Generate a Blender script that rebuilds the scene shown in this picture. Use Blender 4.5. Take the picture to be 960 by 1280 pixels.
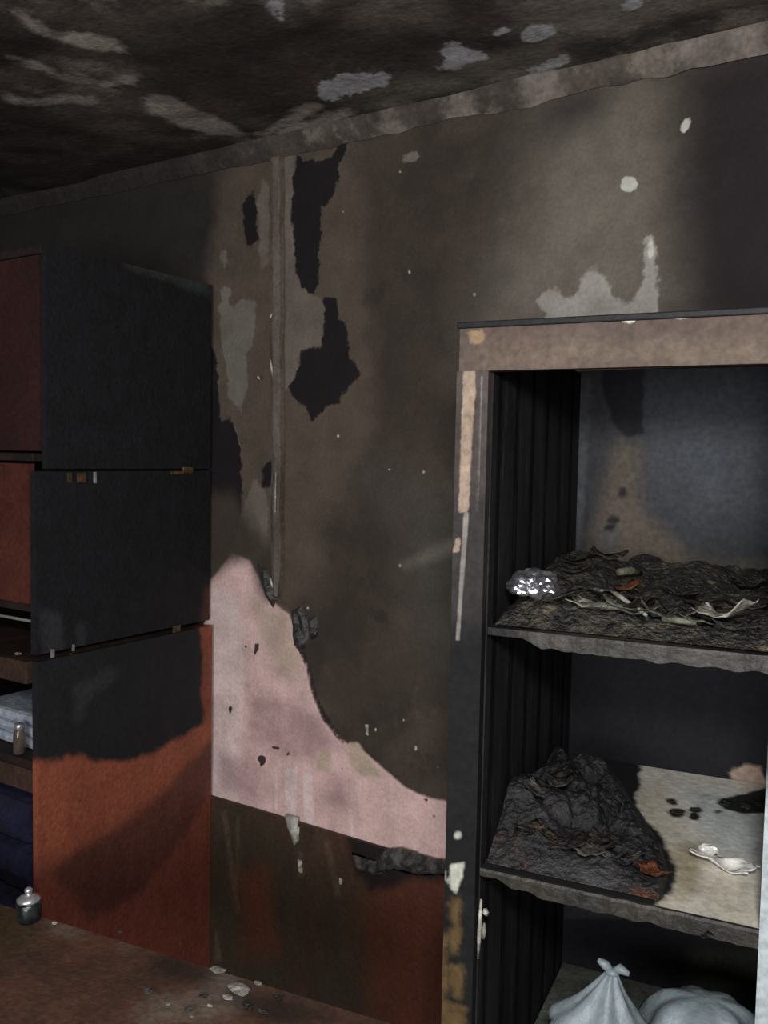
import bpy, bmesh, math, random
import numpy as np
from mathutils import Vector, Matrix, noise

for o in list(bpy.data.objects):
    bpy.data.objects.remove(o)
SC = bpy.context.scene
COL = SC.collection

# ------------------------------------------------------------------ camera
FPX = 1100.0
PITCH, ROLL, YAW = math.radians(3.5), math.radians(1.1), math.radians(32.4)
EYE = np.array([0.0, -1.994, 1.75])
CEIL = 2.65
_fw = np.array([-math.sin(YAW), math.cos(YAW), 0.0])
_rt = np.array([math.cos(YAW), math.sin(YAW), 0.0])
_z = np.array([0.0, 0.0, 1.0])
_f0 = _fw * math.cos(PITCH) - _z * math.sin(PITCH)
_u0 = _fw * math.sin(PITCH) + _z * math.cos(PITCH)
_x = math.cos(ROLL) * _rt + math.sin(ROLL) * _u0
_u = -math.sin(ROLL) * _rt + math.cos(ROLL) * _u0
cam = bpy.data.cameras.new('camera')
cam.sensor_fit = 'HORIZONTAL'
cam.sensor_width = 36.0
cam.lens = FPX * 36.0 / 960.0
cam.clip_start = 0.05
cam_o = bpy.data.objects.new('camera', cam)
COL.objects.link(cam_o)
cam_o.matrix_world = Matrix((
    (_x[0], _u[0], -_f0[0], EYE[0]),
    (_x[1], _u[1], -_f0[1], EYE[1]),
    (_x[2], _u[2], -_f0[2], EYE[2]),
    (0, 0, 0, 1)))
SC.camera = cam_o

# ------------------------------------------------------------------ light
W = bpy.data.worlds.new('world')
SC.world = W
W.use_nodes = True
W.node_tree.nodes['Background'].inputs[0].default_value = (0.62, 0.72, 0.9, 1)
W.node_tree.nodes['Background'].inputs[1].default_value = 0.6
# daylight falling in through the window behind the photographer
WIN = dict(x0=-0.9, x1=1.1, z0=0.85, z1=2.3, y=-4.2)
la = bpy.data.lights.new('window_daylight', 'AREA')
la.shape = 'RECTANGLE'
la.size = 1.9
la.size_y = 1.35
la.energy = 60
la.color = (1.0, 0.985, 0.97)
la_o = bpy.data.objects.new('window_daylight', la)
COL.objects.link(la_o)
la_o.location = ((WIN['x0'] + WIN['x1']) / 2, WIN['y'] + 0.02, (WIN['z0'] + WIN['z1']) / 2)
la_o.rotation_euler = (math.radians(90), 0, 0)
# point light added by the camera, no fixture, to brighten shelf and ceiling
lt = bpy.data.lights.new('camera_fill', 'POINT')
lt.energy = 62
lt.color = (1.0, 0.985, 0.96)
lt.shadow_soft_size = 0.09
lt_o = bpy.data.objects.new('camera_fill', lt)
COL.objects.link(lt_o)
lt_o.location = (0.08, -2.05, 2.05)

vs = SC.view_settings
vs.view_transform = 'Standard'
vs.look = 'None'
vs.gamma = 1
vs.use_curve_mapping = False
vs.exposure = 0.55


# ------------------------------------------------------------------ helpers
def ray(x, y):
    return _f0 * FPX + _x * (x - 480) - _u * (y - 640)


def hit(px, O, N):
    r = ray(*px)
    t = ((O - EYE) @ N) / (r @ N)
    return EYE + r * t


def V3(*a):
    return np.array(a, float)


def lin(c):
    out = []
    for v in c[:3]:
        v = v / 255.0
        out.append(v / 12.92 if v <= 0.04045 else ((v + 0.055) / 1.055) ** 2.4)
    return (out[0], out[1], out[2], 1.0)


def sdf(P, poly):
    """signed distance (negative inside) of points P (n,2) to a polygon"""
    poly = np.asarray(poly, float)
    d = np.full(len(P), 1e9)
    inside = np.zeros(len(P), bool)
    n = len(poly)
    for i in range(n):
        a, b = poly[i], poly[(i + 1) % n]
        e = b - a
        w = P - a
        t = np.clip((w @ e) / max(e @ e, 1e-12), 0, 1)
        q = w - t[:, None] * e
        d = np.minimum(d, (q * q).sum(1))
        c = (a[1] > P[:, 1]) != (b[1] > P[:, 1])
        if abs(b[1] - a[1]) > 1e-12:
            xi = a[0] + (P[:, 1] - a[1]) / (b[1] - a[1]) * (b[0] - a[0])
            inside ^= c & (P[:, 0] < xi)
    d = np.sqrt(d)
    return np.where(inside, -d, d)


def ell(cx, cy, rx, ry, n=10, rot=0.0):
    c, s = math.cos(rot), math.sin(rot)
    return [(cx + rx * math.cos(a) * c - ry * math.sin(a) * s, cy + rx * math.cos(a) * s + ry * math.sin(a) * c)
            for a in [2 * math.pi * k / n for k in range(n)]]


def tag(o, label=None, cat=None, group=None, kind=None):
    if label: o['label'] = label
    if cat: o['category'] = cat
    if group: o['group'] = group
    if kind: o['kind'] = kind
    return o


def adopt(o, parent):
    if parent is not None:
        o.parent = parent
        loc = parent.get('_world')
        o.matrix_parent_inverse = Matrix.Translation(Vector(parent.location)).inverted() if parent.type == 'EMPTY' else Matrix()


def link(name, verts, faces, mat, parent=None, smooth=False):
    me = bpy.data.meshes.new(name)
    me.from_pydata([tuple(map(float, v)) for v in verts], [], faces)
    me.update()
    if smooth:
        me.polygons.foreach_set('use_smooth', [True] * len(me.polygons))
    if mat: me.materials.append(mat)
    o = bpy.data.objects.new(name, me)
    COL.objects.link(o)
    adopt(o, parent)
    return o


def thing(name, loc, label, cat, group=None):
    o = bpy.data.objects.new(name, None)
    o.empty_display_size = 0.05
    COL.objects.link(o)
    o.location = tuple(map(float, loc))
    return tag(o, label, cat, group)


def slab(name, O, A, B, w, h, t, mat, parent=None, layers=None, res=0.0, relief=None):
    """board: front face at O + a*A + b*B (0<=a<=w, 0<=b<=h), thickness t behind; layers: attr -> polygons in photo pixels
    projected on to the front face, stored as a distance field the material thresholds"""
    O, A, B = (np.asarray(v, float) for v in (O, A, B))
    A = A / np.linalg.norm(A); B = B / np.linalg.norm(B)
    N = np.cross(A, B)
    if not res:
        na = nb = 1
    else:
        na = max(1, int(round(w / res))); nb = max(1, int(round(h / res)))
    aa = np.linspace(0, w, na + 1); bb = np.linspace(0, h, nb + 1)
    ga, gb = np.meshgrid(aa, bb)
    ab = np.stack([ga.ravel(), gb.ravel()], 1)
    pts = O + ab[:, :1] * A + ab[:, 1:] * B
    if relief is not None:
        pts = pts + relief(ab)[:, None] * N
    nv = len(pts)
    idx = np.arange(nv).reshape(nb + 1, na + 1)
    faces = np.stack([idx[:-1, :-1], idx[:-1, 1:], idx[1:, 1:], idx[1:, :-1]], -1).reshape(-1, 4).tolist()
    ring = list(idx[0, :]) + list(idx[1:, -1]) + list(idx[-1, -2::-1]) + list(idx[-2:0:-1, 0])
    back = []
    for i in ring:
        a, b = ab[i]
        back.append(O + a * A + b * B - t * N)
    verts = np.vstack([pts, np.array(back)])
    m = len(ring)
    for k in range(m):
        k2 = (k + 1) % m
        faces.append([int(ring[k2]), int(ring[k]), nv + k, nv + k2])
    faces.append([nv + k for k in range(m)][::-1])
    o = link(name, verts, faces, mat, parent)
    if layers:
        full = np.vstack([ab, ab[ring]])
        for attr, polys in layers.items():
            d = np.full(len(full), 0.4)
            for poly in polys:
                q = []
                for px in poly:
                    p = hit(px, O, N) - O
                    q.append((p @ A, p @ B))
                d = np.minimum(d, sdf(full, q))
            at = o.data.attributes.new(attr, 'FLOAT', 'POINT')
            at.data.foreach_set('value', np.clip(d, -0.4, 0.4).astype(np.float32))
    return o


def box(name, O, A, B, C, w, h, d, mat, parent=None, bevel=0.0):
    O, A, B, C = (np.asarray(v, float) for v in (O, A, B, C))
    bm = bmesh.new()
    vs_ = [bm.verts.new(tuple(O + i * w * A + j * h * B + k * d * C)) for i in (0, 1) for j in (0, 1) for k in (0, 1)]
    for f in ((0, 1, 3, 2), (4, 6, 7, 5), (0, 4, 5, 1), (2, 3, 7, 6), (0, 2, 6, 4), (1, 5, 7, 3)):
        bm.faces.new([vs_[i] for i in f])
    bmesh.ops.recalc_face_normals(bm, faces=bm.faces)
    if bevel:
        bmesh.ops.bevel(bm, geom=bm.edges[:], offset=bevel, segments=2, affect='EDGES', profile=0.5)
    me = bpy.data.meshes.new(name)
    bm.to_mesh(me); bm.free()
    me.materials.append(mat)
    o = bpy.data.objects.new(name, me)
    COL.objects.link(o)
    adopt(o, parent)
    return o


def tube(name, pts, rad, mat, parent=None, n=10, smooth=True):
    """tube through points with a radius per point, closed ends"""
    pts = [Vector(tuple(map(float, p))) for p in pts]
    if not hasattr(rad, '__len__'): rad = [rad] * len(pts)
    verts, faces = [], []
    for i, p in enumerate(pts):
        d = (pts[min(i + 1, len(pts) - 1)] - pts[max(i - 1, 0)]).normalized()
        ref = Vector((0, 0, 1)) if abs(d.z) < 0.9 else Vector((1, 0, 0))
        a = d.cross(ref).normalized(); b = d.cross(a)
        for k in range(n):
            t = 2 * math.pi * k / n
            verts.append(p + (a * math.cos(t) + b * math.sin(t)) * rad[i])
    for i in range(len(pts) - 1):
        for k in range(n):
            faces.append([i * n + k, i * n + (k + 1) % n, (i + 1) * n + (k + 1) % n, (i + 1) * n + k])
    faces.append(list(range(n))[::-1])
    faces.append([(len(pts) - 1) * n + k for k in range(n)])
    return link(name, verts, faces, mat, parent, smooth)


def lathe(name, base, prof, mat, parent=None, n=24, smooth=True):
    """prof: (radius, height) pairs"""
    verts, faces = [], []
    for r, h in prof:
        for k in range(n):
            t = 2 * math.pi * k / n
            verts.append((base[0] + r * math.cos(t), base[1] + r * math.sin(t), base[2] + h))
    for i in range(len(prof) - 1):
        for k in range(n):
            faces.append([i * n + k, i * n + (k + 1) % n, (i + 1) * n + (k + 1) % n, (i + 1) * n + k])
    faces.append(list(range(n))[::-1])
    faces.append([(len(prof) - 1) * n + k for k in range(n)])
    return link(name, verts, faces, mat, parent, smooth)


# ------------------------------------------------------------------ materials
def material(name, base, var=None, layers=(), rough=0.85, spec=0.25, scale=6.0, bump=0.15, bscale=60.0, metal=0.0,
             streak=None, detail=6.0, fine=0.35, trans=0.0, blotch=()):
    """base/var: sRGB colours mottled by noise; layers: (attr, colour, soft, wobble, wobble_scale, opacity[, rough])"""
    m = bpy.data.materials.new(name)
    m.use_nodes = True
    nt = m.node_tree
    N, L = nt.nodes, nt.links
    bs = N['Principled BSDF']
    tc = N.new('ShaderNodeTexCoord')
    mp = N.new('ShaderNodeMapping')
    L.new(tc.outputs['Object'], mp.inputs['Vector'])
    if streak: mp.inputs['Scale'].default_value = streak

    def nz(sc, det=6.0, rough_=0.6, src=None):
        n = N.new('ShaderNodeTexNoise')
        n.inputs['Scale'].default_value = sc
        n.inputs['Detail'].default_value = det
        n.inputs['Roughness'].default_value = rough_
        L.new((src or mp).outputs['Vector' if (src or mp) is mp else 'Object'], n.inputs['Vector'])
        return n.outputs['Fac']

    def rng(sock, a, b, c, d, smooth=False):
        r = N.new('ShaderNodeMapRange')
        if smooth: r.interpolation_type = 'SMOOTHSTEP'
        L.new(sock, r.inputs['Value'])
        for i, v in zip(('From Min', 'From Max', 'To Min', 'To Max'), (a, b, c, d)): r.inputs[i].default_value = v
        return r.outputs['Result']

    def math_(op, a, b):
        n = N.new('ShaderNodeMath'); n.operation = op
        for i, v in enumerate((a, b)):
            if isinstance(v, (int, float)): n.inputs[i].default_value = v
            else: L.new(v, n.inputs[i])
        return n.outputs[0]

    def mix(f, a, b, mode='MIX'):
        n = N.new('ShaderNodeMix'); n.data_type = 'RGBA'; n.blend_type = mode
        ins = {'f': n.inputs[0], 'a': n.inputs[6], 'b': n.inputs[7]}
        for k, v in (('f', f), ('a', a), ('b', b)):
            if isinstance(v, (int, float)): ins[k].default_value = v
            elif isinstance(v, tuple): ins[k].default_value = v
            else: L.new(v, ins[k])
        return n.outputs[2]
    mott = rng(nz(scale, detail), 0.35, 0.65, 0, 1, True)
    col = mix(mott, lin(base), lin(var or tuple(int(c * 0.75) for c in base)))
    for (bc, bsc, b0, b1, bo) in blotch:
        col = mix(rng(nz(bsc, 9.0, 0.7), b0, b1, 0, bo, True), col, lin(bc))
    rgh = None
    for ly in layers:
        attr, c, soft, wob, ws, op = ly[:6]
        at = N.new('ShaderNodeAttribute'); at.attribute_name = attr
        d = at.outputs['Fac']
        if wob:
            wn = rng(nz(ws, 8.0, 0.65, tc), 0.2, 0.8, -wob * 1.25, wob * 0.75)
            d = math_('ADD', d, wn)
        f = rng(d, soft, -soft, 0, op, True)
        cc = mix(rng(nz(scale * 2.2, 5.0), 0.3, 0.7, 0, 1), lin(c), lin(tuple(int(v * 0.82) for v in c)))
        col = mix(f, col, cc)
        if len(ly) > 6:
            rgh = rgh if rgh is not None else rough
            n = N.new('ShaderNodeMix'); n.data_type = 'FLOAT'
            L.new(f, n.inputs[0])
            if isinstance(rgh, float): n.inputs[2].default_value = rgh
            else: L.new(rgh, n.inputs[2])
            n.inputs[3].default_value = ly[6]
            rgh = n.outputs[0]
    if fine:
        fn = rng(nz(bscale * 1.4, 3.0, 0.6, tc), 0.25, 0.75, 1 - fine, 1 + fine * 0.6)
        g = N.new('ShaderNodeCombineColor')
        for i in range(3): L.new(fn, g.inputs[i])
        col = mix(1.0, col, g.outputs[0], 'MULTIPLY')
    L.new(col, bs.inputs['Base Color'])
    if rgh is None or isinstance(rgh, float): bs.inputs['Roughness'].default_value = rough
    else: L.new(rgh, bs.inputs['Roughness'])
    bs.inputs['Specular IOR Level'].default_value = spec
    bs.inputs['Metallic'].default_value = metal
    if trans:
        bs.inputs['Transmission Weight'].default_value = trans
    if bump:
        b = N.new('ShaderNodeBump')
        b.inputs['Strength'].default_value = bump
        b.inputs['Distance'].default_value = 0.01
        L.new(math_('ADD', nz(bscale, 8.0, 0.6, tc), math_('MULTIPLY', nz(scale * 2, 4.0, 0.5, tc), 1.5)), b.inputs['Height'])
        L.new(b.outputs[0], bs.inputs['Normal'])
    return m


# ------------------------------------------------------------------ the room
X0, X1, Y0 = -3.2, 2.2, WIN['y']
wall_layers = {
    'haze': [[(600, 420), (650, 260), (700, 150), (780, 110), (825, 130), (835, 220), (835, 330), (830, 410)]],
    'dusk': [[(860, 90), (1000, 40), (1010, 600), (930, 430), (865, 390), (850, 250)],
             ell(715, 135, 32, 14, rot=-0.3)],
    'pall': [[(-400, 150), (120, 180), (255, 200), (285, 250), (275, 330), (235, 360), (-400, 420)]],
    'murk': [[(440, 200), (560, 180), (640, 220), (600, 400), (560, 560), (450, 560), (440, 400)],
             [(440, 700), (470, 690), (480, 800), (450, 880), (410, 850), (405, 740)]],
    'warm': [[(262, 330), (285, 190), (440, 165), (445, 300), (465, 470), (450, 560), (400, 640), (395, 700), (352, 765), (285, 720), (262, 600)]],
    'wash': [[(430, 560), (480, 575), (580, 640), (585, 760), (555, 850), (520, 800), (500, 690)]],
    'gleam': [[(500, 705), (535, 688), (572, 672), (576, 688), (540, 698), (510, 712)]],
    'stripe': [[(346, 178), (368, 183), (369, 330), (372, 345), (386, 365), (408, 382), (406, 430), (376, 437), (371, 470), (352, 490), (346, 486)],
               [(322, 255), (330, 225), (336, 240), (334, 330), (326, 335)],
               [(296, 660), (318, 600), (335, 620), (334, 690), (310, 700)]],
    'peel': [[(274, 385), (281, 372), (290, 388), (303, 372), (317, 380), (315, 430), (306, 440), (309, 480), (301, 514), (287, 495), (283, 455), (278, 430)],
             ell(281, 366, 6, 7), ell(279, 325, 3, 9),
             [(265, 640), (275, 530), (279, 540), (273, 650)],
             [(283, 560), (292, 530), (302, 560), (300, 600), (292, 585)],
             [(505, 195), (522, 190), (522, 198), (506, 201)]],
    'plaster': [[(673, 375), (680, 364), (693, 362), (706, 376), (720, 370), (729, 348), (742, 332), (754, 350), (759, 368), (778, 382),
                 (790, 378), (805, 352), (808, 296), (814, 298), (820, 345), (819, 395), (780, 400), (690, 404)],
                ],
    'chalk': [ell(786, 230, 11, 10), [(850, 158), (856, 148), (864, 147), (862, 158), (855, 166), (851, 165)],
              [(808, 300), (812, 293), (817, 310), (816, 325), (811, 322)]],
    'black': [[(372, 198), (395, 205), (420, 195), (436, 164), (432, 185), (420, 205), (419, 240), (408, 250), (399, 260), (397, 340), (392, 366),
               (379, 356), (370, 330), (366, 270), (368, 220)],
              [(405, 372), (418, 374), (424, 400), (433, 420), (436, 446), (447, 465), (440, 480), (426, 490), (422, 502), (406, 508), (400, 514),
               (388, 526), (385, 508), (376, 500), (365, 492), (361, 485), (372, 470), (378, 441), (402, 434), (407, 400)],
              [(303, 255), (316, 240), (321, 298), (309, 310)],
              [(330, 586), (342, 578), (342, 607), (330, 607)],
              [(250, 420), (268, 440), (276, 530), (287, 520), (300, 560), (302, 640), (285, 690), (250, 715)],
              [(322, 712), (332, 716), (344, 752), (338, 760), (330, 742)]],
    'pink': [[(230, 735), (268, 722), (290, 692), (312, 700), (335, 748), (362, 768), (371, 803), (383, 830), (390, 865), (405, 900), (432, 929), (460, 944),
              (482, 964), (508, 985), (535, 998), (600, 1008), (600, 1130), (230, 1010)]],
    'pinkpale': [[(255, 735), (292, 740), (306, 792), (302, 900), (298, 1010), (255, 1000)]],
    'smudge': [[(310, 880), (345, 870), (395, 895), (420, 930), (395, 940), (340, 935), (315, 925)],
               [(415, 970), (440, 975), (430, 1010), (405, 1000)], [(275, 940), (320, 960), (320, 1000), (275, 990)]],
    'straw': [[(312, 745), (358, 770), (368, 805), (372, 840), (352, 850), (325, 790)]],
    'cream': [[(436, 928), (448, 928), (460, 946), (478, 968), (455, 970), (438, 956)], [(400, 940), (415, 936), (412, 965), (396, 960)]],
    'drip': [[(342, 958), (346, 958), (346, 1015), (342, 1012)], [(355, 960), (371, 962), (370, 1028), (357, 1026)],
             [(378, 966), (390, 968), (393, 1034), (380, 1030)], [(436, 1010), (440, 1008), (442, 1050), (437, 1050)]],
    'fleck': [ell(321, 808, 3, 5), ell(319, 816, 1.5, 4), ell(287, 887, 2.5, 5), ell(326, 949, 5, 5), [(323, 958), (330, 946), (333, 950), (326, 960)],
              ell(360, 942, 3, 3), ell(283, 792, 2, 2), ell(307, 809, 2, 2), ell(445, 963, 2, 2), ell(429, 960, 2, 2), ell(532, 1000, 3, 3), ell(344, 935, 7, 2)],
    'smoke': [[(240, 620), (290, 620), (350, 700), (350, 752), (332, 748), (312, 702), (288, 700), (262, 722), (240, 735)]],
    'lip': [[(364, 765), (372, 762), (380, 812), (388, 840), (398, 875), (415, 905), (432, 926), (428, 930), (404, 901), (390, 868), (382, 832), (370, 804)]],
}
M_wall = material('sooty_pink_wall', (72, 62, 54), (54, 48, 43), [
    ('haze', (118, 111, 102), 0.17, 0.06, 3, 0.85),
    ('wash', (72, 68, 63), 0.08, 0.03, 5, 0.8, 0.6),
    ('murk', (56, 48, 43), 0.12, 0.06, 4, 0.55),
    ('dusk', (33, 28, 31), 0.09, 0.03, 5, 0.95),
    ('pall', (42, 40, 39), 0.09, 0.06, 6, 0.9),
    ('warm', (94, 83, 73), 0.05, 0.05, 8, 0.75),
    ('gleam', (120, 114, 104), 0.02, 0.008, 20, 0.5),
    ('stripe', (112, 103, 95), 0.006, 0.012, 22, 0.9),
    ('peel', (116, 111, 104), 0.005, 0.014, 24, 0.9),
    ('plaster', (160, 156, 149), 0.005, 0.014, 22, 0.92),
    ('chalk', (196, 196, 186), 0.002, 0.003, 40, 1.0),
    ('black', (27, 23, 27), 0.004, 0.018, 24, 1.0),
    ('pink', (228, 194, 190), 0.006, 0.006, 14, 1.0, 0.6),
    ('pinkpale', (228, 208, 206), 0.015, 0.006, 10, 0.8),
    ('straw', (186, 166, 150), 0.03, 0.01, 8, 0.8),
    ('smudge', (170, 138, 142), 0.035, 0.03, 12, 0.6),
    ('cream', (196, 178, 158), 0.006, 0.005, 25, 0.9),
    ('drip', (240, 218, 217), 0.003, 0.001, 30, 0.8),
    ('smoke', (66, 58, 51), 0.035, 0.02, 10, 0.95),
    ('fleck', (46, 30, 40), 0.0015, 0.002, 90, 0.95),
    ('lip', (40, 36, 33), 0.004, 0.003, 25, 0.9),
], rough=0.8, spec=0.25, scale=5, bump=0.18, bscale=80, fine=0.2, blotch=[((92, 84, 76), 4.5, 0.52, 0.66, 0.45), ((34, 31, 31), 6.5, 0.56, 0.68, 0.6)])


def wall_relief(ab):
    return np.array([0.006 * noise.noise(Vector((a * 2.0, b * 2.0, 0.3))) + 0.002 * noise.noise(Vector((a * 9, b * 9, 4))) for a, b in ab])


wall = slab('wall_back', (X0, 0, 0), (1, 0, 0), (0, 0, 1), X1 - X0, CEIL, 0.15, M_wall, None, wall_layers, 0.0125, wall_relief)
tag(wall, kind='structure')

ceil_layers = {
    'soot': [[(150, 70), (330, 20), (420, 40), (400, 90), (330, 140), (200, 110)], [(330, 20), (480, 30), (560, 40), (540, 90), (420, 90)],
             [(600, 0), (650, 0), (640, 25), (600, 40)], [(-40, 140), (60, 135), (160, 190), (300, 180), (160, 230), (-60, 250)],
             [(-40, 40), (30, 40), (70, 70), (10, 70), (-40, 60)]],
    'grey': [[(645, 25), (650, 0), (800, -20), (900, -20), (780, 25), (700, 40)], [(470, 0), (540, 0), (530, 30), (490, 35), (440, 60)],
             [(330, -10), (360, -10), (355, 20), (342, 18)], [(480, 110), (560, 90), (690, 60), (700, 75), (560, 110), (480, 130)]],
    'peel': [[(20, 14), (45, 28), (75, 46), (112, 44), (140, 50), (150, 62), (120, 60), (90, 54), (55, 42)],
             [(14, 70), (42, 78), (72, 94), (108, 94), (113, 106), (86, 104), (50, 89)],
             [(0, 114), (24, 124), (60, 127), (118, 121), (122, 131), (60, 133), (16, 130)],
             [(184, 122), (214, 119), (256, 137), (292, 158), (306, 170), (262, 166), (216, 151), (190, 138)],
             [(318, 168), (352, 150), (386, 129), (395, 133), (376, 148), (350, 160), (330, 170)],
             [(124, 107), (160, 101), (168, 92), (176, 95), (164, 107), (134, 110)],
             [(345, 166), (390, 150), (432, 138), (434, 146), (405, 156), (362, 168)]],
    'chalk': [[(400, 108), (428, 98), (470, 95), (488, 102), (462, 114), (432, 120), (408, 126)],
              [(552, 66), (564, 55), (584, 60), (602, 66), (600, 76), (576, 81), (570, 88), (551, 86), (562, 78), (556, 71)],
              ell(674, 40, 19, 8, rot=-0.1), [(655, 90), (676, 82), (704, 72), (706, 78), (680, 90), (660, 94)],
              [(606, 40), (620, 36), (632, 36), (622, 42)], [(784, 2), (800, -4), (802, 8), (790, 9)],
              [(400, 110), (420, 112), (410, 118)], [(340, 4), (352, -4), (354, 16), (344, 20)], ell(482, 103, 4, 7)],
}
M_ceil = material('sooty_peeling_ceiling', (86, 77, 71), (62, 57, 53), [
    ('grey', (126, 119, 110), 0.06, 0.05, 6, 0.75),
    ('soot', (54, 47, 45), 0.09, 0.05, 5, 0.8),
    ('peel', (178, 169, 160), 0.016, 0.03, 12, 0.85),
    ('chalk', (178, 178, 182), 0.007, 0.026, 18, 0.85),
], rough=0.85, spec=0.2, scale=4, bump=0.35, bscale=50, blotch=[((140, 132, 124), 5.5, 0.52, 0.64, 0.55), ((42, 38, 37), 4.2, 0.52, 0.66, 0.7)])


def ceil_relief(ab):
    return np.array([0.012 * noise.noise(Vector((a * 2.2, b * 3.0, 9))) + 0.005 * noise.noise(Vector((a * 8, b * 11, 2))) for a, b in ab])


# front face of the ceiling looks down: axes x and -y give normal -z
ceil = slab('ceiling', (X0, 0, CEIL), (1, 0, 0), (0, -1, 0), X1 - X0, -Y0, 0.12, M_ceil, None, ceil_layers, 0.02, ceil_relief)
tag(ceil, kind='structure')

M_plain = material('sooty_plain_wall', (96, 86, 80), (70, 62, 58), rough=0.9)
M_floor = material('brown_painted_floor', (84, 54, 42), (62, 44, 36), rough=0.6)
tag(slab('floor', (X0, Y0, 0), (1, 0, 0), (0, 1, 0), X1 - X0, -Y0, 0.1, M_floor), kind='structure')
tag(slab('wall_left', (X0, Y0, 0), (0, 1, 0), (0, 0, 1), -Y0, CEIL, 0.12, M_plain), kind='structure')
tag(slab('wall_right', (X1, 0, 0), (0, -1, 0), (0, 0, 1), -Y0, CEIL, 0.12, M_plain), kind='structure')
# window wall behind the photographer, four strips round the opening joined into one wall
wv, wf = [], []
for (xa, xb, za, zb) in ((X0, WIN['x0'], 0, CEIL), (WIN['x1'], X1, 0, CEIL), (WIN['x0'], WIN['x1'], 0, WIN['z0']), (WIN['x0'], WIN['x1'], WIN['z1'], CEIL)):
    b = len(wv)
    for y in (Y0, Y0 - 0.15):
        wv += [(xa, y, za), (xb, y, za), (xb, y, zb), (xa, y, zb)]
    for f in ((3, 2, 1, 0), (4, 5, 6, 7), (0, 1, 5, 4), (1, 2, 6, 5), (2, 3, 7, 6), (3, 0, 4, 7)):
        wf.append([b + i for i in f])
tag(link('wall_front', wv, wf, M_plain), kind='structure')
M_frame = material('white_window_paint', (190, 188, 182), rough=0.5)
wr = tag(box('window_1', (WIN['x0'], Y0 - 0.09, WIN['z0']), (1, 0, 0), (0, 1, 0), (0, 0, 1), WIN['x1'] - WIN['x0'], 0.06, 0.05, M_frame, None, 0.004), kind='structure')
for nm, xa, za, w_, h_ in (('window_rail', WIN['x0'], WIN['z1'] - 0.05, 2.0, 0.05), ('window_stile', WIN['x0'], WIN['z0'] + 0.05, 0.05, 1.35),
                           ('window_stile', WIN['x1'] - 0.05, WIN['z0'] + 0.05, 0.05, 1.35), ('window_mullion', 0.075, WIN['z0'] + 0.05, 0.05, 1.35)):
    box(nm, (xa, Y0 - 0.09, za), (1, 0, 0), (0, 1, 0), (0, 0, 1), w_, 0.06, h_, M_frame, wr, 0.004)

# cornice strip running along the ceiling edge
M_corn = material('sooty_cornice', (84, 76, 70), (60, 55, 51), [('soot', (50, 46, 44), 0.25, 0.08, 6, 0.95), ('chalk', (128, 118, 112), 0.03, 0.04, 14, 0.9)], rough=0.8, scale=8, bump=0.3, blotch=[((122, 114, 106), 6, 0.52, 0.62, 0.6), ((44, 40, 39), 7, 0.55, 0.66, 0.7)])
prof = [(0, 0), (0, -0.05), (-0.006, -0.052), (-0.016, -0.04), (-0.03, -0.022), (-0.036, -0.008), (-0.036, 0)]
cv_, cf_ = [], []
nx = 220
for i in range(nx + 1):
    x = X0 + (X1 - X0) * i / nx
    s = 1 + 0.22 * noise.noise(Vector((x * 5, 1, 2))) + 0.12 * noise.noise(Vector((x * 19, 4, 2)))
    for y, z in prof:
        cv_.append((x, y * s, CEIL - 0.002 + z * s))
k = len(prof)
for i in range(nx):
    for j in range(k - 1):
        cf_.append([i * k + j, i * k + j + 1, (i + 1) * k + j + 1, (i + 1) * k + j])
corn = link('trim_1', cv_, cf_, M_corn)
tag(corn, kind='structure')
pt = np.array(cv_)
corn_d = np.full(len(pt), 0.4)
for pa, pb in (((655, 92), (706, 76)), ((860, 40), (905, 30)), ((905, 32), (960, 20)), ((560, 116), (590, 108)), ((480, 135), (500, 128))):
    a = hit(pa, V3(0, -0.02, 0), V3(0, 1, 0))[0]; b = hit(pb, V3(0, -0.02, 0), V3(0, 1, 0))[0]
    corn_d = np.minimum(corn_d, np.maximum(a - pt[:, 0], pt[:, 0] - b) + 0.01)
at = corn.data.attributes.new('chalk', 'FLOAT', 'POINT')
at.data.foreach_set('value', corn_d.astype(np.float32))
at = corn.data.attributes.new('soot', 'FLOAT', 'POINT')
at.data.foreach_set('value', np.clip(pt[:, 0] - hit((300, 180), V3(0, -0.02, 0), V3(0, 1, 0))[0], -0.4, 0.4).astype(np.float32))

# lower wall: brown oil paint on boarding below the pink
WN = V3(0, -1, 0)
zb = 0.5 * (hit((270, 997), V3(0, -0.006, 0), WN)[2] + hit((480, 1058), V3(0, -0.006, 0), WN)[2])
dado_layers = {
    'green': [[(250, 1000), (350, 1022), (400, 1080), (370, 1200), (330, 1260), (240, 1240)], [(400, 1080), (430, 1070), (440, 1250), (400, 1260)]],
    'rust': [[(470, 1110), (560, 1085), (570, 1290), (470, 1290)], [(300, 1100), (330, 1090), (340, 1180), (310, 1190)]],
    'char': [[(432, 1040), (490, 1062), (510, 1092), (490, 1106), (465, 1112), (447, 1090)], [(490, 1060), (560, 1070), (560, 1095), (500, 1098)]],
    'streak': [[(277, 1015), (282, 1015), (300, 1140), (296, 1142)], [(296, 1020), (299, 1020), (296, 1120), (293, 1120)], [(405, 1050), (412, 1052), (426, 1120), (420, 1120)],
               [(372, 1065), (378, 1065), (380, 1095), (374, 1096)], [(268, 1165), (271, 1165), (276, 1200), (269, 1200)]],
}
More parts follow.
